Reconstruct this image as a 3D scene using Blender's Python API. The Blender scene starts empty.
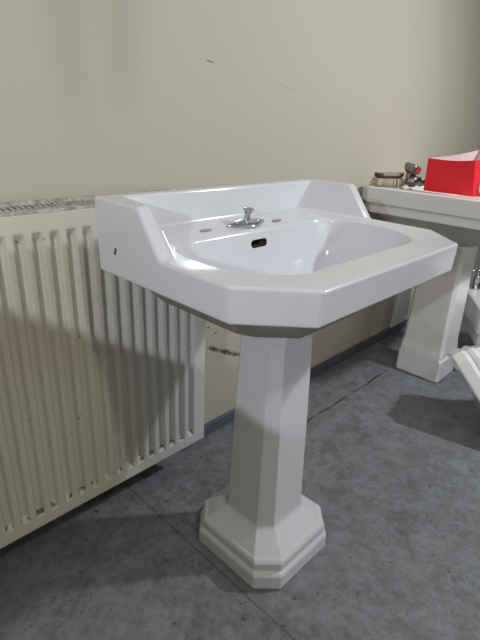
import bpy, bmesh, math, random
from mathutils import Vector, Matrix
random.seed(4)
C = bpy.context.scene.collection

# ------------------------------------------------------------------ helpers
def link(name, bm, mats, parent=None, smooth=True, bevel=0, seg=3, ang=28):
    me = bpy.data.meshes.new(name)
    bmesh.ops.recalc_face_normals(bm, faces=bm.faces[:])
    bm.to_mesh(me); bm.free()
    o = bpy.data.objects.new(name, me); C.objects.link(o)
    for m in (mats if isinstance(mats, (list, tuple)) else [mats]):
        me.materials.append(m)
    if smooth:
        for p in me.polygons: p.use_smooth = True
    if bevel:
        b = o.modifiers.new('bevel', 'BEVEL'); b.width = bevel; b.segments = seg
        b.limit_method = 'ANGLE'; b.angle_limit = math.radians(ang); b.harden_normals = False
        w = o.modifiers.new('wn', 'WEIGHTED_NORMAL'); w.keep_sharp = False; w.weight = 60
    if parent: o.parent = parent
    return o

def empty(name, loc=(0, 0, 0)):
    o = bpy.data.objects.new(name, None); C.objects.link(o); o.location = loc
    o.empty_display_size = .1
    return o

def tag(o, label=None, cat=None, group=None, kind=None):
    if label: o['label'] = label
    if cat: o['category'] = cat
    if group: o['group'] = group
    if kind: o['kind'] = kind
    return o

def box(bm, x0, x1, y0, y1, z0, z1, mat=0):
    v = [bm.verts.new((x, y, z)) for z in (z0, z1) for y in (y0, y1) for x in (x0, x1)]
    for f in ((0, 1, 3, 2), (4, 6, 7, 5), (0, 4, 5, 1), (2, 3, 7, 6), (0, 2, 6, 4), (1, 5, 7, 3)):
        bm.faces.new([v[i] for i in f]).material_index = mat
    return v

def octa(hx, hy, cx, cy, z, ox=0, oy=0):
    """counter-clockwise octagon, starting at the right end of the front edge"""
    return [(ox + hx - cx, oy - hy, z), (ox + hx, oy - hy + cy, z), (ox + hx, oy + hy - cy, z), (ox + hx - cx, oy + hy, z),
            (ox - hx + cx, oy + hy, z), (ox - hx, oy + hy - cy, z), (ox - hx, oy - hy + cy, z), (ox - hx + cx, oy - hy, z)]

def loft(bm, rings, cap0=True, cap1=True):
    vs = [[bm.verts.new(p) for p in r] for r in rings]
    n = len(rings[0])
    for a, b in zip(vs, vs[1:]):
        for i in range(n):
            bm.faces.new((a[i], a[(i + 1) % n], b[(i + 1) % n], b[i]))
    if cap0: bm.faces.new(vs[0][::-1])
    if cap1: bm.faces.new(vs[-1])
    return vs

def lathe(bm, prof, n=24, M=Matrix(), cap=True):
    rings = [[M @ Vector((r * math.cos(2 * math.pi * k / n), r * math.sin(2 * math.pi * k / n), z)) for k in range(n)] for r, z in prof]
    return loft(bm, rings, cap, cap)

def tube(bm, pts, rad, n=10, cap=True):
    pts = [Vector(p) for p in pts]
    rads = rad if isinstance(rad, (list, tuple)) else [rad] * len(pts)
    rings = []; up = Vector((0, 0, 1)); prev = None
    for i, p in enumerate(pts):
        d = (pts[min(i + 1, len(pts) - 1)] - pts[max(i - 1, 0)]).normalized()
        if prev is None:
            a = d.cross(up)
            if a.length < 1e-3: a = d.cross(Vector((1, 0, 0)))
        else:
            a = prev - d * prev.dot(d)
        a.normalize(); b = d.cross(a); prev = a
        rings.append([p + rads[i] * (math.cos(2 * math.pi * k / n) * a + math.sin(2 * math.pi * k / n) * b) for k in range(n)])
    return loft(bm, rings, cap, cap)

def smoothcurve(pts, k=6):
    pts = [Vector(p) for p in pts]; out = []
    P = [pts[0]] + pts + [pts[-1]]
    for i in range(1, len(P) - 2):
        for s in range(k):
            t = s / k; a, b, c, d = P[i - 1:i + 3]
            out.append(.5 * (2 * b + (c - a) * t + (2 * a - 5 * b + 4 * c - d) * t * t + (3 * b - a - 3 * c + d) * t ** 3))
    out.append(pts[-1]); return out

# ------------------------------------------------------------------ materials
class NT:
    def __init__(s, name):
        s.m = bpy.data.materials.new(name); s.m.use_nodes = True
        s.t = s.m.node_tree; s.b = s.t.nodes['Principled BSDF']; s.pos = None
    def n(s, kind, **kw):
        x = s.t.nodes.new(kind)
        for k, v in kw.items(): setattr(x, k, v)
        return x
    def l(s, a, b): s.t.links.new(a, b)
    def coords(s, obj=False):
        if obj: return s.n('ShaderNodeTexCoord').outputs['Object']
        return s.n('ShaderNodeNewGeometry').outputs['Position']
    def mapping(s, src, scale=(1, 1, 1), loc=(0, 0, 0)):
        m = s.n('ShaderNodeMapping'); m.inputs['Scale'].default_value = scale; m.inputs['Location'].default_value = loc
        s.l(src, m.inputs['Vector']); return m.outputs[0]
    def noise(s, src, scale, detail=4, rough=.55):
        x = s.n('ShaderNodeTexNoise'); x.inputs['Scale'].default_value = scale
        x.inputs['Detail'].default_value = detail; x.inputs['Roughness'].default_value = rough
        s.l(src, x.inputs['Vector']); return x.outputs['Fac']
    def ramp(s, fac, stops):
        r = s.n('ShaderNodeValToRGB'); e = r.color_ramp.elements
        while len(e) < len(stops): e.new(.5)
        for k, (p, c) in zip(e, stops):
            k.position = p; k.color = (c, c, c, 1) if not isinstance(c, tuple) else (*c, 1)
        s.l(fac, r.inputs[0]); return r.outputs[0]
    def mix(s, fac, a, b, mode='MIX'):
        x = s.n('ShaderNodeMix', data_type='RGBA', blend_type=mode)
        for sock, v in ((x.inputs[0], fac), (x.inputs[6], a), (x.inputs[7], b)):
            if hasattr(v, 'is_output'): s.l(v, sock)
            elif isinstance(v, tuple): sock.default_value = (*v, 1)
            else: sock.default_value = v
        return x.outputs[2]
    def math(s, op, a, b=0., c=None):
        x = s.n('ShaderNodeMath', operation=op)
        for i, v in enumerate((a, b) if c is None else (a, b, c)):
            if hasattr(v, 'is_output'): s.l(v, x.inputs[i])
            else: x.inputs[i].default_value = v
        return x.outputs[0]
    def sep(s, src):
        x = s.n('ShaderNodeSeparateXYZ'); s.l(src, x.inputs[0]); return x.outputs
    def base(s, c, rough=.5, metal=0.):
        if hasattr(c, 'is_output'): s.l(c, s.b.inputs['Base Color'])
        else: s.b.inputs['Base Color'].default_value = (*c, 1)
        if hasattr(rough, 'is_output'): s.l(rough, s.b.inputs['Roughness'])
        else: s.b.inputs['Roughness'].default_value = rough
        s.b.inputs['Metallic'].default_value = metal
        return s
    def bump(s, h, strength=.2, dist=.002):
        x = s.n('ShaderNodeBump'); x.inputs['Strength'].default_value = strength; x.inputs['Distance'].default_value = dist
        s.l(h, x.inputs['Height']); s.l(x.outputs[0], s.b.inputs['Normal']); return s
    def band(s, d, w0, w1):
        """1 inside |d|<w0, falling to 0 at w1"""
        a = s.math('ABSOLUTE', d)
        m = s.n('ShaderNodeMapRange'); m.interpolation_type = 'SMOOTHSTEP'
        m.inputs[1].default_value = w0; m.inputs[2].default_value = w1
        m.inputs[3].default_value = 1; m.inputs[4].default_value = 0
        s.l(a, m.inputs[0]); return m.outputs[0]

def plain(name, c, rough=.5, metal=0., vary=.06, scale=30):
    t = NT(name); p = t.coords(True)
    f = t.noise(p, scale)
    lo = tuple(max(0, x * (1 - vary)) for x in c); hi = tuple(min(1, x * (1 + vary)) for x in c)
    t.base(t.mix(f, lo, hi), rough, metal); return t.m

def ceramic_mat(name, c, dirt=(.45, .40, .32), amount=.25, rough=.13):
    t = NT(name); p = t.coords(True)
    n = t.noise(p, 9, 5); d = t.ramp(n, [(.56, 0.), (.78, amount)])
    sp = t.ramp(t.noise(p, 160, 2), [(.73, 0.), (.78, .5)])
    col = t.mix(d, c, dirt); col = t.mix(sp, col, (.25, .21, .17))
    t.base(col, rough); t.b.inputs['Specular IOR Level'].default_value = .55
    t.b.inputs['Coat Weight'].default_value = .3; t.b.inputs['Coat Roughness'].default_value = .06
    return t.m

M_ceramic = ceramic_mat('glazed_ceramic', (.69, .70, .745), amount=.10)
M_ceramic_old = ceramic_mat('dusty_ceramic', (.85, .845, .84), amount=.22, rough=.22)
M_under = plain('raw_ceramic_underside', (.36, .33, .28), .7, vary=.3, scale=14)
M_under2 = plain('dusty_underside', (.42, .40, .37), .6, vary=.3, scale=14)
M_chrome_old = plain('tarnished_chrome', (.30, .285, .275), .34, 1., .35, 50)
M_chrome = plain('worn_chrome', (.55, .56, .58), .22, 1., .25, 60)
M_dark = plain('dark_grime', (.018, .014, .012), .8, vary=.5, scale=120)
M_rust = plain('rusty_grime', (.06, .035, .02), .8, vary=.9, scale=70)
M_smudge = plain('limescale_ring', (.36, .32, .26), .6, vary=.2, scale=90)
M_wood = plain('dark_brush_wood', (.075, .042, .028), .45, vary=.4, scale=60)
M_wood2 = plain('worn_handle_wood', (.33, .27, .23), .55, vary=.3, scale=60)
M_bristle = plain('cream_bristle', (.55, .48, .33), .8, vary=.35, scale=200)
M_red = plain('red_card', (.88, .015, .03), .5, vary=.08, scale=25)
M_redplastic = plain('red_tap_insert', (.45, .03, .05), .4)
M_pink = plain('bag_inside_paper', (.80, .60, .62), .7, vary=.1, scale=25)
M_white = plain('white_print', (.85, .85, .87), .5)
M_blue = plain('blue_print', (.05, .06, .25), .5)
M_string = plain('bag_string', (.33, .30, .25), .8)
M_shadow_strip = plain('shadow_strip_grey', (.22, .21, .20), .9, vary=.2, scale=40)
M_ceiling = plain('ceiling_paint', (.75, .74, .71), .9)

# wall: cream paint with scuffs
def wall_mat(name, c0, c1, marks=False):
    t = NT(name); p = t.coords()
    big = t.noise(p, 1.6, 3); fine = t.noise(p, 260, 2)
    col = t.mix(big, c0, c1)
    col = t.mix(t.ramp(t.noise(p, 5.5, 6, .65), [(.60, 0.), (.80, .18)]), col, (.36, .31, .22))
    col = t.mix(t.ramp(t.noise(p, 34, 2), [(.735, 0.), (.77, .45)]), col, (.20, .17, .13))
    if marks:
        x, y, z = t.sep(p)
        # long scuff just above the floor, running downhill to the right
        dz = t.math('ADD', t.math('SUBTRACT', z, .424), t.math('MULTIPLY', x, .504))
        nz = t.math('MULTIPLY', t.math('SUBTRACT', t.noise(p, 70, 4, .7), .5), .035)
        r = t.ramp(t.noise(p, 26, 3, .6), [(.33, .25), (.55, 1.)])
        m = t.math('MULTIPLY', t.band(t.math('ADD', dz, nz), .003, .012), r)
        xr = t.band(t.math('SUBTRACT', x, .45), .245, .27)
        col = t.mix(t.math('MULTIPLY', t.math('MULTIPLY', m, xr), .9), col, (.035, .028, .022))
        # two little holes and a scratch
        for hx, hz, a, w in ((.189, .401, 1, .0045), (.222, .372, 1, .0045)):
            dx = t.math('SUBTRACT', x, hx); dd = t.math('SUBTRACT', z, hz)
            rr = t.math('SQRT', t.math('ADD', t.math('MULTIPLY', dx, dx), t.math('MULTIPLY', dd, dd)))
            col = t.mix(t.band(rr, w * .5, w), col, (.03, .025, .02))
        for x0, z0, sl, hw, w, k in ((.181, 1.142, -.10, .014, .0016, .8), (.50, 1.105, -.12, .05, .0010, .28)):
            d = t.math('SUBTRACT', t.math('SUBTRACT', z, z0), t.math('MULTIPLY', t.math('SUBTRACT', x, x0), sl))
            k2 = t.math('MULTIPLY', t.band(d, w * .5, w * 1.6), t.band(t.math('SUBTRACT', x, x0), hw * .7, hw))
            col = t.mix(t.math('MULTIPLY', k2, k), col, (.07, .055, .045))
    t.base(col, .72); t.bump(fine, .12, .001)
    return t.m
M_wall = wall_mat('cream_wall_paint', (.515, .475, .375), (.55, .515, .435), True)
M_wall2 = wall_mat('cream_wall_plain', (.66, .62, .52), (.70, .66, .56))

# floor: blue grey marbled vinyl sheet
def floor_mat():
    t = NT('blue_grey_vinyl'); p = t.coords(); x, y, z = t.sep(p)
    a = t.noise(p, 7, 6, .65); b = t.noise(p, 55, 5, .7)
    col = t.mix(t.ramp(a, [(.32, 0.), (.68, 1.)]), (.100, .105, .115), (.200, .207, .218))
    col = t.mix(t.ramp(b, [(.40, 0.), (.66, .55)]), col, (.275, .28, .29))
    col = t.mix(t.ramp(t.noise(t.mapping(p, loc=(5, 1, 0)), 17, 6, .75), [(.44, 0.), (.66, .5)]), col, (.30, .32, .37))
    col = t.mix(t.ramp(t.noise(t.mapping(p, loc=(1, 8, 0)), 24, 5, .7), [(.50, 0.), (.72, .5)]), col, (.075, .075, .08))
    col = t.mix(t.ramp(t.noise(p, 42, 2), [(.66, 0.), (.735, .8)]), col, (.05, .035, .032))
    col = t.mix(t.ramp(t.noise(t.mapping(p, loc=(3, 7, 0)), 60, 2), [(.70, 0.), (.75, .7)]), col, (.20, .06, .05))
    col = t.mix(t.ramp(t.noise(t.mapping(p, loc=(9, 2, 0)), 3.2, 5), [(.55, 0.), (.8, .45)]), col, (.11, .085, .065))
    wob = t.math('MULTIPLY', t.math('SUBTRACT', t.noise(p, 6, 2), .5), .01)
    s1 = t.band(t.math('ADD', t.math('ADD', x, .155), wob), .0012, .003)
    s2 = t.band(t.math('ADD', t.math('ADD', y, .196), t.math('MULTIPLY', wob, 2.)), .0016, .006)
    grime = t.ramp(t.noise(p, 11, 3), [(.40, .15), (.56, 1.)])
    m2 = t.math('MULTIPLY', t.math('MULTIPLY', s2, grime), t.band(t.math('SUBTRACT', x, .75), .28, .36))
    col = t.mix(t.math('MULTIPLY', s1, .55), col, (.04, .04, .045))
    col = t.mix(t.math('MULTIPLY', m2, .95), col, (.010, .008, .008))
    t.base(col, t.ramp(b, [(.3, .38), (.7, .56)])); t.bump(b, .1, .001)
    return t.m
M_floor = floor_mat()
M_skirt = plain('blue_grey_skirting', (.105, .11, .155), .5, vary=.15, scale=12)

def rad_mat():
    t = NT('old_radiator_paint'); p = t.coords(); x, y, z = t.sep(p)
    n = t.noise(t.mapping(p, (5, 5, 1.2)), 1, 5)
    col = t.mix(t.ramp(n, [(.35, 0.), (.65, 1.)]), (.60, .565, .445), (.66, .63, .53))
    # warm-to-cool change of the light painted in: whiter towards the right hand end
    col = t.mix(t.ramp(x.node.outputs[0] if False else t.math('ADD', x, .55), [(.22, 0.), (.48, .85)]), col, (.68, .68, .69))
    col = t.mix(t.ramp(t.noise(p, 48, 2), [(.71, 0.), (.75, .7)]), col, (.09, .06, .04))
    # rusty collars along the lower ends of the flutes
    rz = t.band(t.math('SUBTRACT', z, .158), .004, .008)
    deep = t.band(t.math('ADD', y, .120), .0095, .0115)
    rn = t.ramp(t.noise(p, 60, 3), [(.42, 0.), (.55, 1.)])
    col = t.mix(t.math('MULTIPLY', t.math('MULTIPLY', rz, rn), t.math('MULTIPLY', deep, .9)), col, (.07, .045, .025))
    t.base(col, .42); return t.m
M_rad = rad_mat()
def grille_mat():
    t = NT('dusty_radiator_grille'); p = t.coords()
    col = t.mix(t.ramp(t.noise(p, 55, 4, .7), [(.38, 0.), (.62, 1.)]), (.30, .27, .23), (.60, .57, .52))
    t.base(col, .6); return t.m
M_grille = grille_mat()

# ------------------------------------------------------------------ the room
def quad_slab(name, mat, *b, kind='structure'):
    bm = bmesh.new(); box(bm, *b)
    o = link(name, bm, mat, smooth=False); o['kind'] = kind; return o
X0, X1, Y0, ZC = -2.3, 3.4, -3.4, 2.65
quad_slab('floor', M_floor, X0, X1, Y0, 0, -.1, 0)
quad_slab('wall_back', M_wall, X0, X1, 0, .1, 0, ZC)
quad_slab('wall_left', M_wall2, X0 - .1, X0, Y0, .1, 0, ZC)
quad_slab('wall_right', M_wall2, X1, X1 + .1, Y0, .1, 0, ZC)
quad_slab('wall_front', M_wall2, X0 - .1, X1 + .1, Y0 - .1, Y0, 0, ZC)
quad_slab('ceiling', M_ceiling, X0 - .1, X1 + .1, Y0 - .1, .1, ZC, ZC + .1)
bm = bmesh.new(); box(bm, X0, X1, -.012, 0, 0, .044)
o = link('baseboard_back', bm, M_skirt, bevel=.003); o['kind'] = 'structure'
# white boarding on the back wall beside the far pedestal
bm = bmesh.new(); box(bm, 1.47, 1.95, -.014, 0, .045, .62)
o = link('trim_1', bm, M_ceramic_old, bevel=.002); o['kind'] = 'structure'

# ------------------------------------------------------------------ radiator
def radiator():
    t = tag(empty('radiator', (-.52, -.075, .12)), 'cream yellowed panel radiator with vertical flutes hanging on the wall behind the washbasin', 'radiator')
    off = Vector(t.location)
    xl, xr, z0, z1, yf = -1.13, .058, .1197, .8356, -.1336
    pitch = .0343; g0 = -.268; depth = .0120
    # profile along x
    xs = [(xl, 0)]
    k = math.ceil((xl + .03 - g0) / pitch)
    while g0 + k * pitch < xr - .018:
        c = g0 + k * pitch
        xs += [(c - .0108, 0), (c - .0060, 1), (c + .0060, 1), (c + .0108, 0)]
        k += 1
    xs.append((xr, 0))
    zs = [(z0, 0), (.150, 0), (.165, 1), (.780, 1), (.797, 0), (z1 - .004, 0)]
    bm = bmesh.new()
    grid = [[bm.verts.new((x, yf + depth * gx * gz, z)) for x, gx in xs] for z, gz in zs]
    for a, b in zip(grid, grid[1:]):
        for i in range(len(xs) - 1): bm.faces.new((a[i], a[i + 1], b[i + 1], b[i]))
    # turned-back edges and back sheet
    back = [[bm.verts.new((x, yf + .016, z)) for x in (xl, xr)] for z in (z0, z1 - .004)]
    bl, br, tl, tr = back[0][0], back[0][1], back[1][0], back[1][1]
    bm.faces.new(grid[0][::-1] + [bl, br]) ; bm.faces.new(grid[-1] + [tr, tl])
    bm.faces.new([r[0] for r in grid] + [tl, bl]); bm.faces.new([r[-1] for r in grid][::-1] + [br, tr])
    bm.faces.new((bl, tl, tr, br))
    bmesh.ops.translate(bm, verts=bm.verts, vec=-off)
    link('front_panel', bm, M_rad, t, bevel=.0025, seg=2, ang=20)
    bm = bmesh.new(); box(bm, xl + .01, xr - .012, -.040, -.026, z0 + .01, z1 - .012)
    bmesh.ops.translate(bm, verts=bm.verts, vec=-off); link('rear_panel', bm, M_rad, t, bevel=.003)
    # top grille: frame with slanted slots
    bm = bmesh.new()
    box(bm, xl, xr, yf, yf + .022, z1 - .004, z1 + .001)
    box(bm, xl, xr, -.032, -.020, z1 - .010, z1 + .002)
    x = xl
    while x < xr - .012:
        v = box(bm, x, x + .006, -.112, -.030, z1 - .012, z1 - .004)
        for q in v:
            if q.co.y > -.05: q.co.x += .012
        x += .0115
    bmesh.ops.translate(bm, verts=bm.verts, vec=-off); link('top_grille', bm, M_grille, t, smooth=False)
    bm = bmesh.new(); box(bm, xr - .012, xr - .0005, yf + .016, -.026, z0 + .01, z1 - .012)
    bmesh.ops.translate(bm, verts=bm.verts, vec=-off); link('side_cover', bm, M_rad, t, bevel=.002)
    bm = bmesh.new(); tube(bm, smoothcurve([(-1.09, -.075, 0), (-1.09, -.075, .07), (-1.09, -.08, .11), (-1.09, -.095, .14)], 4), .0085, 12)
    lathe(bm, [(.018, .001), (.018, .004), (.012, .008)], 16, Matrix.Translation((-1.09, -.075, 0)))
    bmesh.ops.translate(bm, verts=bm.verts, vec=-off); link('supply_pipe', bm, M_rad, t)
    for bx in (-.95, -.10):
        bm = bmesh.new(); box(bm, bx, bx + .03, -.028, -.0002, .17, .78)
        bmesh.ops.translate(bm, verts=bm.verts, vec=-off); link('wall_bracket', bm, M_rad, t)
radiator()

# ------------------------------------------------------------------ main washbasin
W2 = .3166; YF = -.6869; YB = -.2529; YFC = YF + .0937; CHX = .089
def main_basin():
    t = tag(empty('washbasin', (0, -.428, .617)), 'large white octagonal washbasin with raised back and wings, standing on the front pedestal', 'washbasin')
    off = Vector(t.location)
    bm = bmesh.new(); V = {}
    def v(n, x, y, z):
        V[n] = bm.verts.new((x, y, z)); V[n + "'"] = bm.verts.new((-x, y, z))
    zt, zr, zb = .8751, .80, .742
    v('ob1', -W2 + .003, YB, zb); v('ob4', -W2 + .003, YFC, zb); v('ob5', -W2 + CHX, YF + .003, zb)
    v('o1', -W2, YB, zt); v('o2', -W2, -.384, zt); v('o3', -W2, -.441, zr); v('o4', -W2, YFC, zr); v('o5', -W2 + CHX, YF, zr)
    v('i1', -.272, -.279, zt); v('i2', -.290, -.384, zt); v('i3', -.291, -.441, zr + .0005); v('f1', -.205, -.291, .8135)
    v('c1', -.195, -.352, .8025)
    lp = [Vector(q) for q in ((.205, -.362, .799), (-.205, -.362, .799), (-.256, -.398, .797), (-.259, -.535, .797), (-.195, -.613, .797), (.195, -.613, .797))]
    for i, nm in enumerate(('b1', 'b2', 'b3', 'b4')):
        p0, p, p1 = lp[i], lp[i + 1], lp[i + 2]
        ra = min(.036, (p0 - p).length * .42); rb = min(.036, (p1 - p).length * .42)
        A_ = p + (p0 - p).normalized() * ra; Z_ = p + (p1 - p).normalized() * rb
        v(nm + 'a', *A_); v(nm + 'm', *(A_ * .25 + p * .5 + Z_ * .25)); v(nm + 'z', *Z_)
    F = lambda *n: bm.faces.new([V[k] for k in n])
    def both(*n):
        F(*n); F(*[(k[:-1] if k.endswith("'") else k + "'") for k in n][::-1])
    both('ob1', 'o1', 'o2', 'o3', 'o4', 'ob4'); both('ob4', 'o4', 'o5', 'ob5')
    F('ob5', 'o5', "o5'", "ob5'"); F('ob1', "ob1'", "o1'", 'o1')
    F('o1', "o1'", "i1'", 'i1'); both('o1', 'i1', 'i2', 'o2'); both('o2', 'i2', 'i3', 'o3')
    F('i1', "i1'", "f1'", 'f1'); both('i1', 'f1', 'i3', 'i2')
    F('f1', "f1'", "b1m'", "b1a'", 'b1a', 'b1m'); both('f1', 'b1m', 'b1z', 'b2a', 'b2m'); both('f1', 'b2m', 'i3')
    both('i3', 'b2m', 'b2z', 'b3a', 'b3m', 'o4', 'o3'); both('o4', 'b3m', 'b3z', 'b4a', 'b4m', 'o5')
    F('o5', 'b4m', 'b4z', "b4z'", "b4m'", "o5'")
    for n in ('c1', "c1'"): bm.verts.remove(V[n])
    # bowl
    half = ['b1a', 'b1m', 'b1z', 'b2a', 'b2m', 'b2z', 'b3a', 'b3m', 'b3z', 'b4a', 'b4m', 'b4z']
    names = [k + "'" for k in half[::-1]] + half
    ring = [V[k] for k in names]
    cen = Vector((0, -.482, 0))
    def step(prev, sx, sy, z, shift=0):
        base = [V[k].co for k in names]
        new = [bm.verts.new((cen.x + (c.x - cen.x) * sx, cen.y + shift + (c.y - cen.y) * sy, z)) for c in base]
        for i in range(24):
            bm.faces.new((prev[i], prev[(i + 1) % 24], new[(i + 1) % 24], new[i]))
        return new
    for sx, sy, z, sh in ((.975, .955, .783, 0), (.93, .88, .745, .003), (.86, .79, .710, .005), (.72, .66, .682, .006), (.45, .42, .667, .006), (.12, .22, .662, .006)):
        ring = step(ring, sx, sy, z, sh)
    bm.faces.new(ring[::-1])
    # lip and underside
    low = [V[k] for k in ("ob5'", "ob4'", "ob1'", 'ob1', 'ob4', 'ob5')]
    def under(prev, sx, y0, y1, cx, cy, z):
        # six corner ring: front right, right front, right back, left back, left front, front left
        new = [bm.verts.new(p) for p in ((sx - cx, y0, z), (sx, y0 + cy, z), (sx, y1, z), (-sx, y1, z), (-sx, y0 + cy, z), (-sx + cx, y0, z))]
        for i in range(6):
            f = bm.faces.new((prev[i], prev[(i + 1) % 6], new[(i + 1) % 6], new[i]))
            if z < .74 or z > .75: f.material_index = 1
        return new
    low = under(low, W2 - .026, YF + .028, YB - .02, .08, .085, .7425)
    for sx, y0, y1, c, z in ((.270, -.635, -.29, .085, .728), (.225, -.60, -.32, .08, .680), (.15, -.555, -.35, .06, .642), (.095, -.515, -.36, .04, .6235), (.070, -.495, -.37, .03, .618)):
        low = under(low, sx, y0, y1, c, c, z)
    bm.faces.new(low)
    bmesh.ops.translate(bm, verts=bm.verts, vec=-off)
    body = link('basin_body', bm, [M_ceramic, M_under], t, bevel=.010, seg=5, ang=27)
    # overflow slot cut through the back of the bowl
    cb = bmesh.new(); n = 20; r0 = []; r1 = []
    for k in range(n):
        a = 2 * math.pi * k / n
        px = -.008 + (.016 if math.cos(a) > 0 else -.016) + .0085 * math.cos(a); pz = .7715 + .0085 * math.sin(a)
        r0.append((px, -.395, pz)); r1.append((px, -.335, pz))
    loft(cb, [r0, r1]); bmesh.ops.translate(cb, verts=cb.verts, vec=-off)
    cutter = link('cutter', cb, M_dark, t, smooth=False)
    bo = body.modifiers.new('cut', 'BOOLEAN'); bo.object = cutter; bo.operation = 'DIFFERENCE'; bo.solver = 'EXACT'
    try: bo.material_mode = 'TRANSFER'
    except Exception: pass
    bpy.context.view_layer.update()
    dg = bpy.context.evaluated_depsgraph_get()
    me = bpy.data.meshes.new_from_object(body.evaluated_get(dg), depsgraph=dg)
    body.modifiers.clear(); body.data = me; me.name = 'basin_body'
    bpy.data.objects.remove(cutter, do_unlink=True)
    # grimy liner seen inside the overflow
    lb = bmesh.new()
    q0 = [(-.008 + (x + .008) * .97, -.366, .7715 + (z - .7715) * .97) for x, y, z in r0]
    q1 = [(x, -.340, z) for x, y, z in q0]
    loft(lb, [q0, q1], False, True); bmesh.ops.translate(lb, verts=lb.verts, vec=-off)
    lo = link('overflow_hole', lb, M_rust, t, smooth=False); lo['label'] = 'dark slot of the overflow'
    # sealed tap holes: faint scale rings
    for x, y, z, a in ((-.126, -.334, .8066, .1), (.078, -.341, .8056, -.05)):
        b = bmesh.new()
        Mx = Matrix.Translation((x - off.x, y - off.y, z - off.z)) @ Matrix.Rotation(math.radians(9.5), 4, 'X')
        lathe(b, [(.014, -.002), (.014, .0006), (.012, .0010), (.010, .0007)], 20, Mx @ Matrix.Diagonal((1.1, .30, 1, 1)))
        link('tap_hole_cap', b, M_smudge, t)
    # waste control
    px, py, pz = -.013, -.334, .8070
    w = None
    Mx = Matrix.Translation((px - off.x, py - off.y, pz - off.z)) @ Matrix.Rotation(math.radians(9.5), 4, 'X')
    b = bmesh.new(); rg = []
    for s, z in ((1.0, -.003), (1.0, .002), (.9, .0045), (.45, .0075)):
        r = []
        for k in range(32):
            a = 2 * math.pi * k / 32; ca, sa = math.cos(a), math.sin(a)
            rr = 1 / (abs(ca) ** 1.15 + abs(sa) ** 1.15) ** (1 / 1.15)
            r.append(Mx @ Vector(((.056 * s * rr * ca), .024 * s * rr * sa, z)))
        rg.append(r)
    loft(b, rg); pl = link('waste_plate', b, M_chrome, t); pl['label'] = 'diamond-shaped chrome plate'
    for sx in (-1, 1):
        b = bmesh.new(); lathe(b, [(.006, .002), (.006, .005), (.004, .007), (.001, .0075)], 14, Mx @ Matrix.Translation((.031 * sx, 0, 0)))
        link('screw', b, M_chrome, pl)
    b = bmesh.new()
    lathe(b, [(.0085, .005), (.0075, .009), (.0068, .012), (.0064, .020), (.0078, .024), (.0115, .029), (.0122, .031), (.0110, .0325), (.002, .0330)], 24, Mx)
    kn = link('waste_knob', b, M_chrome, t); kn['label'] = 'flared chrome pull knob'
    # small chip of dirt on the left side
    b = bmesh.new()
    Mc = Matrix.Translation((-W2 - off.x, -.315 - off.y, .790 - off.z)) @ Matrix.Rotation(.35, 4, 'X')
    for q in box(b, -.0006, .001, -.0012, .0012, -.006, .006): q.co = Mc @ q.co
    ch = link('glaze_chip', b, M_dark, t, smooth=False); ch['label'] = 'small dark chip on the left side'
main_basin()

def pedestal_mesh(a, b, c, ta, tb, tc, H, plinth=1.0, flare=1.0):
    bm = bmesh.new()
    p = plinth
    R = [(a, b, c, 0), (a + .002, b + .002, c, .006 * p), (a + .002, b + .002, c, .040 * p), (a - .001, b - .001, c, .046 * p), (a - .005, b - .005, c, .0495 * p),
         (a - .006, b - .006, c, .053 * p), (a - .004, b - .004, c, .058 * p), (a - .004, b - .004, c, .072 * p), (a - .008, b - .008, c, .079 * p), (a - .013, b - .013, c, .082 * p)]
    ba, bb, bc = ta + .012, tb + .015, tc + .008
    for q, z in ((.45, .101), (.8, .115), (.94, .124), (1, .135)):
        R.append((a - .013 + (ba - a + .013) * q, b - .013 + (bb - b + .013) * q, c + (bc - c) * q, .082 * p + (z - .082) * flare))
    R.append((ta + .006, tb + .0075, tc + .004, .38 * H / .617)); R.append((ta, tb, tc, H - .035)); R.append((ta + .004, tb + .004, tc, H - .012)); R.append((ta + .004, tb + .004, tc, H))
    loft(bm, [octa(x, y, k, k, z) for x, y, k, z in R])
    return bm
p1 = link('pedestal', pedestal_mesh(.1327, .138, .045, .068, .062, .021, .617), M_ceramic, bevel=.006, seg=3, ang=14)
p1.location = (0, -.428, 0)
tag(p1, 'tall white octagonal pedestal with stepped foot, carrying the front washbasin', 'pedestal')

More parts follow.
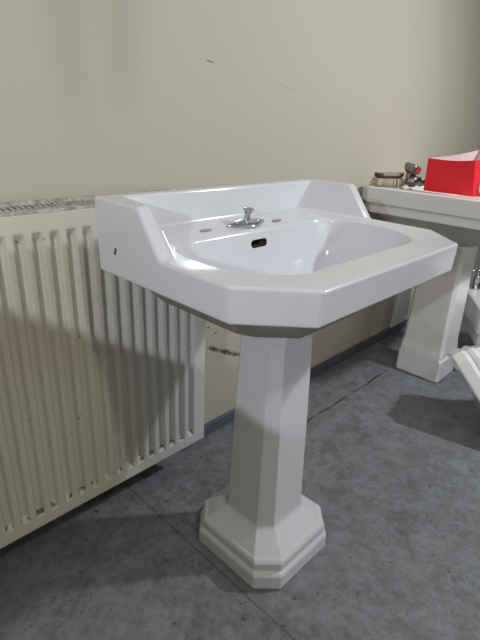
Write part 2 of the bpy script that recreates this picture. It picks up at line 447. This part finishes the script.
# ------------------------------------------------------------------ far washbasin, against the wall
def plain_basin(hw, y0, y1, ch, apron, depth, zt, foot):
    """stepped-rim basin, top at zt, centred on x=0; returns bmesh"""
    bm = bmesh.new()
    hy = (y1 - y0) / 2; oy = (y0 + y1) / 2
    O = lambda i, z, s=0: octa(hw - i, hy - i, ch, ch, z, 0, oy)
    b0 = lambda i: [(x, y, z) for x, y, z in i]
    rings = []
    # bottom of foot up the outside, over the rim and down into the bowl
    fa, fb, fy = foot
    rings.append(octa(fa, fb, .03, .03, zt - apron - depth, 0, fy))
    rings.append(octa(fa + .02, fb + .015, .035, .035, zt - apron - depth + .008, 0, fy))
    rings.append(octa((fa + hw) * .55, (fb + hy) * .55, .07, .07, zt - apron - depth * .62, 0, (fy + oy) / 2))
    rings.append(octa(hw * .86, hy * .86, .09, .09, zt - apron - depth * .18, 0, oy))
    rings.append(octa(hw - .03, hy - .03, ch, ch, zt - apron + .004, 0, oy))
    rings.append(O(.016, zt - apron)); rings.append(O(.012, zt - apron + .003))
    rings.append(O(.012, zt - apron * .68)); rings.append(O(.007, zt - apron * .63)); rings.append(O(.0, zt - apron * .60))
    rings.append(O(0, zt - .004)); rings.append(O(.005, zt))
    rings.append(octa(hw - .055, hy - .085, .06, .06, zt, 0, oy - .035))
    rings.append(octa(hw - .065, hy - .095, .06, .06, zt - .014, 0, oy - .035))
    rings.append(octa(hw - .11, hy - .13, .07, .07, zt - .09, 0, oy - .035))
    rings.append(octa(hw - .20, hy - .19, .04, .04, zt - .125, 0, oy - .035))
    loft(bm, rings); bm.faces.ensure_lookup_table()
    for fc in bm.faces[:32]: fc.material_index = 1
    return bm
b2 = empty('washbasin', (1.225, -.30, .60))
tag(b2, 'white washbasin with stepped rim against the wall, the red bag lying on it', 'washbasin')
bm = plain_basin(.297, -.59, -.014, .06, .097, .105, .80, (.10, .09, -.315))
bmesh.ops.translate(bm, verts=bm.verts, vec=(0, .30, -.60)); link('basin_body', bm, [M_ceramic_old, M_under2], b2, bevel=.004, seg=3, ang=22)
bm = bmesh.new(); lathe(bm, [(.024, -.002), (.024, .002), (.020, .004), (.013, .003)], 20, Matrix.Translation((0, -.36 + .30, .675 - .60 + .002)))
link('drain', bm, M_chrome, b2)

bm = bmesh.new()
R = [(.088, .094, .008, 0), (.092, .098, .008, .006), (.092, .098, .008, .098), (.0915, .094, .008, .104), (.091, .090, .008, .108), (.0905, .095, .008, .113), (.089, .094, .008, .124),
     (.085, .093, .010, .145), (.082, .091, .012, .165), (.076, .086, .014, .56), (.080, .090, .014, .585), (.080, .090, .014, .598)]
loft(bm, [octa(x, y, c, c, z) for x, y, c, z in R])
p2 = link('pedestal', bm, M_ceramic_old, bevel=.003, seg=3, ang=16); p2.location = (1.240, -.305, 0)
tag(p2, 'plain square white pedestal with blocky foot under the far washbasin', 'pedestal')

# ------------------------------------------------------------------ loose pieces at the right edge
def leaning_pedestal():
    cam = Vector((-.7424, -1.0216, 1.0034))
    v0 = Vector((.95697, .30702, -.42768)); v1 = Vector((.97796, .22482, -.52742)); v2 = Vector((1.01427, .26825, -.39197))
    t0 = 1.64; t1 = 1.64 * .98
    P0 = cam + v0 * t0; d1 = cam + v1 * t1 - P0
    t2 = t0 * v0.dot(d1) / v2.dot(d1)
    d2 = (cam + v2 * t2 - P0).normalized(); d1.normalize()
    n = d1.cross(d2).normalized()          # outward normal of the visible side
    if n.dot(cam - P0) < 0: n = -n
    a, b_, c = .155, .11, .032
    bm = pedestal_mesh(a, b_, c, .105, .07, .02, .62, 1.0, 2.6)
    # local: z = axis (d2), y = -n side outward => -y faces viewer, x along d1
    o = link('pedestal', bm, M_ceramic_old, bevel=.004, seg=3, ang=14)
    X = d1; Z = d2; Y = Z.cross(X)
    sgn = -1 if Y.dot(n) < 0 else 1
    center = P0 + d1 * (a + .028) - n * b_
    Mx = Matrix((( X.x, Y.x, Z.x, center.x), (X.y, Y.y, Z.y, center.y), (X.z, Y.z, Z.z, center.z), (0, 0, 0, 1)))
    o.matrix_world = Mx
    low = min((Mx @ v.co).z for v in o.data.vertices)
    o.location.z -= low
    print('leaning pedestal lowest', round(low, 4), 'axis', d2[:])
    tag(o, 'toppled white pedestal tilted on its foot at the right edge of the picture', 'pedestal')
leaning_pedestal()

b4 = empty('washbasin', (1.630, -.262, 0))
tag(b4, 'white washbasin sitting low on the floor behind the far pedestal, chrome tap on its rim', 'washbasin')
bm = plain_basin(.26, -.40, 0, .03, .165, .143, .308, (.10, .08, -.22))
# corner (-.26, 0) goes to the empty; local -y runs along d1
d1 = Vector((-.842, -.54, 0)).normalized(); inn = Vector((.54, -.842, 0)).normalized()
for q in bm.verts:
    x, y, z = q.co
    q.co = inn * (x + .26) + d1 * (-y) + Vector((0, 0, z))
link('basin_body', bm, [M_ceramic_old, M_under2], b4, bevel=.004, seg=3, ang=22)
def small_tap(parent, at, out):
    at = Vector(at); out = Vector(out).normalized()
    b = bmesh.new(); lathe(b, [(.024, 0), (.024, .006), (.016, .010), (.015, .045), (.019, .050), (.019, .062), (.012, .068)], 18, Matrix.Translation(at))
    sp = smoothcurve([at + Vector((0, 0, .038)), at + out * .03 + Vector((0, 0, .050)), at + out * .07 + Vector((0, 0, .052)), at + out * .10 + Vector((0, 0, .036)), at + out * .104 + Vector((0, 0, .02))], 5)
    tube(b, sp, .0105, 10)
    tp = link('tap', b, M_chrome, parent)
    b = bmesh.new(); lathe(b, [(.006, .066), (.006, .078), (.013, .080), (.014, .094), (.009, .099)], 16, Matrix.Translation(at))
    for k in range(4):
        a = math.pi / 4 + k * math.pi / 2; e = Vector((math.cos(a), math.sin(a), 0))
        tube(b, [at + e * .008 + Vector((0, 0, .087)), at + e * .026 + Vector((0, 0, .087)), at + e * .032 + Vector((0, 0, .087))], [.005, .006, .004], 8)
    link('tap_handle', b, M_chrome, tp)
small_tap(b4, inn * .045 + d1 * .035 + Vector((0, 0, .308)), inn * 1 + d1 * .4)

# ------------------------------------------------------------------ things lying on the far basin
ZB = .8002
def brush():
    t = tag(empty('scrubbing_brush', (1.0, -.112, ZB)), 'dark wooden scrubbing brush with cream bristles lying on the far washbasin', 'brush')
    ang = math.atan2(-.46, .89); t.rotation_euler = (0, 0, ang)
    b = bmesh.new(); rg = []
    N = 18
    for i in range(N + 1):
        s = i / N; x = -.062 + .124 * s
        w = .024 * (1 - abs(2 * s - 1) ** 5 * .75) * (1 - .12 * math.sin(math.pi * s))
        zc = .036 + .006 * (2 * s - 1) ** 2
        h = .0115 + .003 * math.cos(math.pi * (2 * s - 1)) 
        rg.append([(x, w * math.cos(2 * math.pi * k / 14), zc + h * math.sin(2 * math.pi * k / 14)) for k in range(14)])
    loft(b, rg); b.normal_update()
    bmesh.ops.recalc_face_normals(b, faces=b.faces[:])
    for fc in b.faces:
        if fc.normal.z > .45 and fc.calc_center_median().x > -.035: fc.material_index = 1
    w = link('wooden_back', b, [M_wood, M_wood2], t); w['label'] = 'dark varnished wooden back'
    b = bmesh.new(); rnd = random.Random(2)
    for i in range(17):
        for j in range(6):
            x = -.054 + i * .00675 + rnd.uniform(-.001, .001); y = -.017 + j * .0068
            lx = (x * .14) + rnd.uniform(-.003, .003); ly = y * .12 + rnd.uniform(-.002, .002)
            tube(b, [(x, y, .029), (x + lx * .5, y + ly * .5, .016), (x + lx, y + ly, .001 + rnd.uniform(0, .003))], [.0026, .003, .0036], 5)
    s = link('bristles', b, M_bristle, t); s['kind'] = 'stuff'; s['label'] = 'short cream bristle tufts'
brush()

def loose_tap():
    t = tag(empty('tap', (1.072, -.190, ZB)), 'loose old chrome tap lying between the brush and the red bag', 'tap')
    t.rotation_euler = (0, 0, math.radians(-36)); t.scale = (1.3, 1.3, 1.3)
    # body lies along local x; spout curls up
    b = bmesh.new()
    Rx = Matrix.Rotation(math.pi / 2, 4, 'Y')
    lathe(b, [(.010, -.022), (.012, -.019), (.012, -.012), (.017, -.010), (.017, .004), (.013, .007), (.012, .020)], 18, Matrix.Translation((-.01, 0, .0172)) @ Rx)
    link('tap_body', b, M_chrome_old, t)
    b = bmesh.new()
    pts = smoothcurve([(-.004, 0, .020), (.010, .002, .013), (.026, .004, .0125), (.040, .006, .022), (.052, .008, .033), (.063, .010, .036), (.070, .011, .032)], 5)
    tube(b, pts, [.010] * 8 + [.0085] * (len(pts) - 8), 12); link('spout', b, M_chrome_old, t)
    # four sided head, tilted, with a red insert on one cheek
    b = bmesh.new()
    Mh = Matrix.Translation((-.018, .004, .050)) @ Matrix.Rotation(.35, 4, 'Y') @ Matrix.Rotation(.5, 4, 'Z')
    loft(b, [[Mh @ Vector(p) for p in octa(h, h, .004, .004, z)] for h, z in ((.008, -.026), (.009, -.014), (.016, -.008), (.020, .006), (.017, .013))])
    hd = link('tap_head', b, M_chrome_old, t, bevel=.0015, seg=2)
    b = bmesh.new()
    for q in box(b, -.011, .013, -.0215, -.016, -.008, .008): q.co = Mh @ q.co
    r = link('red_insert', b, M_redplastic, hd, bevel=.001); r['label'] = 'red marker on the tap head'
loose_tap()

def bag():
    t = tag(empty('paper_bag', (1.05, -.37, ZB)), 'open bright red paper bag with pale pink inside and a white print', 'bag')
    off = Vector(t.location)
    top = .113
    low = [Vector((1.005, -.252, ZB)), Vector((1.005, -.428, ZB)), Vector((1.135, -.505, ZB)), Vector((1.185, -.330, ZB))]
    hi = [Vector((.985, -.258, ZB + top)), Vector((.992, -.416, ZB + top + .004)), Vector((1.150, -.525, ZB + top + .026)), Vector((1.215, -.345, ZB + top + .030))]
    N = 8; rows = 5
    def side(push):
        R = []
        for r in range(rows + 1):
            s = r / rows; ring = []
            c = [l.lerp(h, s) for l, h in zip(low, hi)]
            cen = sum(c, Vector()) / 4
            for k in range(4):
                for i in range(N):
                    u = i / N; p = c[k].lerp(c[(k + 1) % 4], u)
                    nrm = Vector(((c[(k + 1) % 4] - c[k]).y, -(c[(k + 1) % 4] - c[k]).x, 0)).normalized()
                    if nrm.dot(p - cen) < 0: nrm = -nrm
                    bulge = math.sin(math.pi * u) * (-.010 * s + (.003 * math.sin(7 * u + 3 * s + k) if k != 1 else 0))
                    p = p + nrm * (bulge - push)
                    p.z -= .005 * s * math.sin(math.pi * u) * (1 if k == 0 else .4)
                    if r == 0: p.z += push
                    ring.append(p - off)
            R.append(ring)
        return R
    b = bmesh.new(); loft(b, side(0), True, False); link('bag_outside', b, M_red, t, bevel=.0008, seg=1, ang=40)
    b = bmesh.new(); loft(b, side(.0016), True, False); s = link('bag_lining', b, M_pink, t); s['label'] = 'pale pink inside of the bag'
    # rim joining the two skins
    A = side(0)[-1]; B = side(.0016)[-1]
    b = bmesh.new(); va = [b.verts.new(p) for p in A]; vb = [b.verts.new(p) for p in B]
    for i in range(len(va)): b.faces.new((va[i], va[(i + 1) % len(va)], vb[(i + 1) % len(va)], vb[i]))
    link('bag_rim', b, M_pink, t)
    # string handle rising from the far panel
    q0 = hi[3].lerp(hi[0], .34); q1 = hi[3].lerp(hi[0], .02)
    pts = smoothcurve([q0 + Vector((-.004, 0, -.02)), q0 + Vector((-.002, .001, .020)), q0 + Vector((.004, -.002, .045)), q0 + Vector((.003, -.001, .062)), q0.lerp(q1, .35) + Vector((.01, .02, .062)), q1 + Vector((.02, .03, .030)), q1 + Vector((.004, .006, -.02))], 6)
    b = bmesh.new(); tube(b, [p - off for p in pts], .0014, 6); h = link('handle_string', b, M_string, t); h['label'] = 'thin pale string handle'
    # part of a white printed letter on the front panel
    e = (low[2] - low[1]).normalized(); nrm = Vector((e.y, -e.x, 0)).normalized()
    b = bmesh.new(); n = 18; rg = [[], []]
    o0 = low[1] + e * .029 + Vector((0, 0, .033)) + nrm * .0005
    for lay, dn in enumerate((-.012, .0045)):
        for k in range(n):
            a = 2 * math.pi * k / n
            rg[lay].append(o0 + e * (.011 * math.cos(a)) + Vector((0, 0, .024 * math.sin(a))) + nrm * dn - off)
    loft(b, rg); pr = link('white_print', b, M_white, t, smooth=False); pr['label'] = 'white printed letter'
    b = bmesh.new(); o1 = o0 + e * .004 + Vector((0, 0, .003)); rg = [[], []]
    for lay, dn in enumerate((-.012, .0049)):
        for k in range(n):
            a = 2 * math.pi * k / n
            rg[lay].append(o1 + e * (.0055 * math.cos(a)) + Vector((0, 0, .010 * math.sin(a))) + nrm * dn - off)
    loft(b, rg); pr = link('dark_print', b, M_blue, t, smooth=False); pr['label'] = 'dark blue part of the print'
bag()

# ------------------------------------------------------------------ strips added out of view to cast soft streaks of shade on the wall
def added_shadow_strips():
    t = tag(empty('added_shadow_strips', (-.38, -.90, ZC)), 'two grey cloth strips added out of view to cast streaks of shade on the wall', 'cloth')
    for edge in ([(-0.4284, -0.3803, 2.65), (-0.4284, -0.3803, 2.1958), (-0.4267, -0.3803, 1.8851), (-0.4227, -0.3809, 1.8003), (-0.4142, -0.3831, 1.7325), (-0.4041, -0.3865, 1.6873), (-0.3945, -0.3916, 1.6421)],
                 [(-0.3606, -0.2871, 2.65), (-0.3606, -0.2871, 2.1958), (-0.3606, -0.2871, 1.9133), (-0.3594, -0.2939, 1.8285), (-0.3549, -0.3069, 1.7664), (-0.3476, -0.3199, 1.7212), (-0.3368, -0.3323, 1.676)]):
        pl = smoothcurve([(a, 0, z) for a, b, z in edge], 5); pr = smoothcurve([(b, 0, z) for a, b, z in edge], 5)
        b = bmesh.new(); rg = []
        for l, r in zip(pl, pr):
            f = []
            for sgn in (1, -1):
                for k in range(7):
                    u = k / 6 if sgn > 0 else 1 - k / 6
                    f.append((l.x + (r.x - l.x) * u + .38, sgn * .0012 + .008 * math.sin(9 * u + l.z * 3), l.z - ZC))
            rg.append(f)
        loft(b, rg); link('shadow_strip', b, M_shadow_strip, t)
added_shadow_strips()

# ------------------------------------------------------------------ camera
cam = bpy.data.objects.new('camera', bpy.data.cameras.new('camera')); C.objects.link(cam)
yaw, pitch, roll, f = .8109, -.3935, .0441, 476.82
cy, sy, cp, sp = math.cos(yaw), math.sin(yaw), math.cos(pitch), math.sin(pitch)
fwd = Vector((sy * cp, cy * cp, sp)); right = Vector((cy, -sy, 0)); up = right.cross(fwd)
r2 = right * math.cos(roll) + up * math.sin(roll); u2 = up * math.cos(roll) - right * math.sin(roll)
cam.matrix_world = Matrix(((r2.x, u2.x, -fwd.x, -.7424), (r2.y, u2.y, -fwd.y, -1.0216), (r2.z, u2.z, -fwd.z, 1.0034), (0, 0, 0, 1)))
cam.data.sensor_fit = 'VERTICAL'; cam.data.sensor_height = 32; cam.data.lens = f / 640 * 32
cam.data.clip_start = .02
bpy.context.scene.camera = cam

# ------------------------------------------------------------------ light
def area(name, loc, aim, size, power, col, sy_=None):
    L = bpy.data.lights.new(name, 'AREA'); L.energy = power; L.color = col; L.size = size
    if sy_: L.shape = 'RECTANGLE'; L.size_y = sy_
    o = bpy.data.objects.new(name, L); C.objects.link(o); o.location = loc
    o.rotation_euler = (Vector(aim) - Vector(loc)).to_track_quat('-Z', 'Y').to_euler(); return o
LAMP_WARM = area('ceiling_lamp', (-.66, -2.07, 2.58), (-.55, -1.2, 0), .11, 11.5, (1, .93, .81))
wl = bpy.data.lights.new('work_lamp', 'SPOT'); wl.energy = 80; wl.color = (.90, .95, 1); wl.shadow_soft_size = .045
wl.spot_size = 2 * math.radians(70); wl.spot_blend = 1.0
wo = bpy.data.objects.new('work_lamp', wl); C.objects.link(wo); wo.location = (1.31, -1.40, 1.88)
wo.rotation_euler = (Vector((.55, -.32, .3)) - wo.location).to_track_quat('-Z', 'Y').to_euler()
area('front_fill_light', (.9, -3.36, 1.55), (.5, 0, 1.0), 1.9, 11, (.92, .96, 1), 1.2)  # soft fill added by the front wall, no window is built there
# lamp out of the picture on the left; the lower edge of its beam crosses the radiator and the column
sl = bpy.data.lights.new('side_lamp', 'SPOT'); sl.energy = 38; sl.color = (.86, .91, 1); sl.shadow_soft_size = .015
sl.spot_size = math.radians(160); sl.spot_blend = 0
so = bpy.data.objects.new('side_lamp', sl); C.objects.link(so); so.location = (-1.6, -1.15, 1.25)
so.rotation_euler = Vector((.6405, .0015, .768)).to_track_quat('-Z', 'Y').to_euler()
w = bpy.data.worlds.new('world'); bpy.context.scene.world = w; w.use_nodes = True
w.node_tree.nodes['Background'].inputs[0].default_value = (.7, .75, .8, 1); w.node_tree.nodes['Background'].inputs[1].default_value = .2

S = bpy.context.scene
S.view_settings.view_transform = 'Standard'; S.view_settings.look = 'None'
S.view_settings.gamma = 1; S.view_settings.use_curve_mapping = False
S.view_settings.exposure = 0
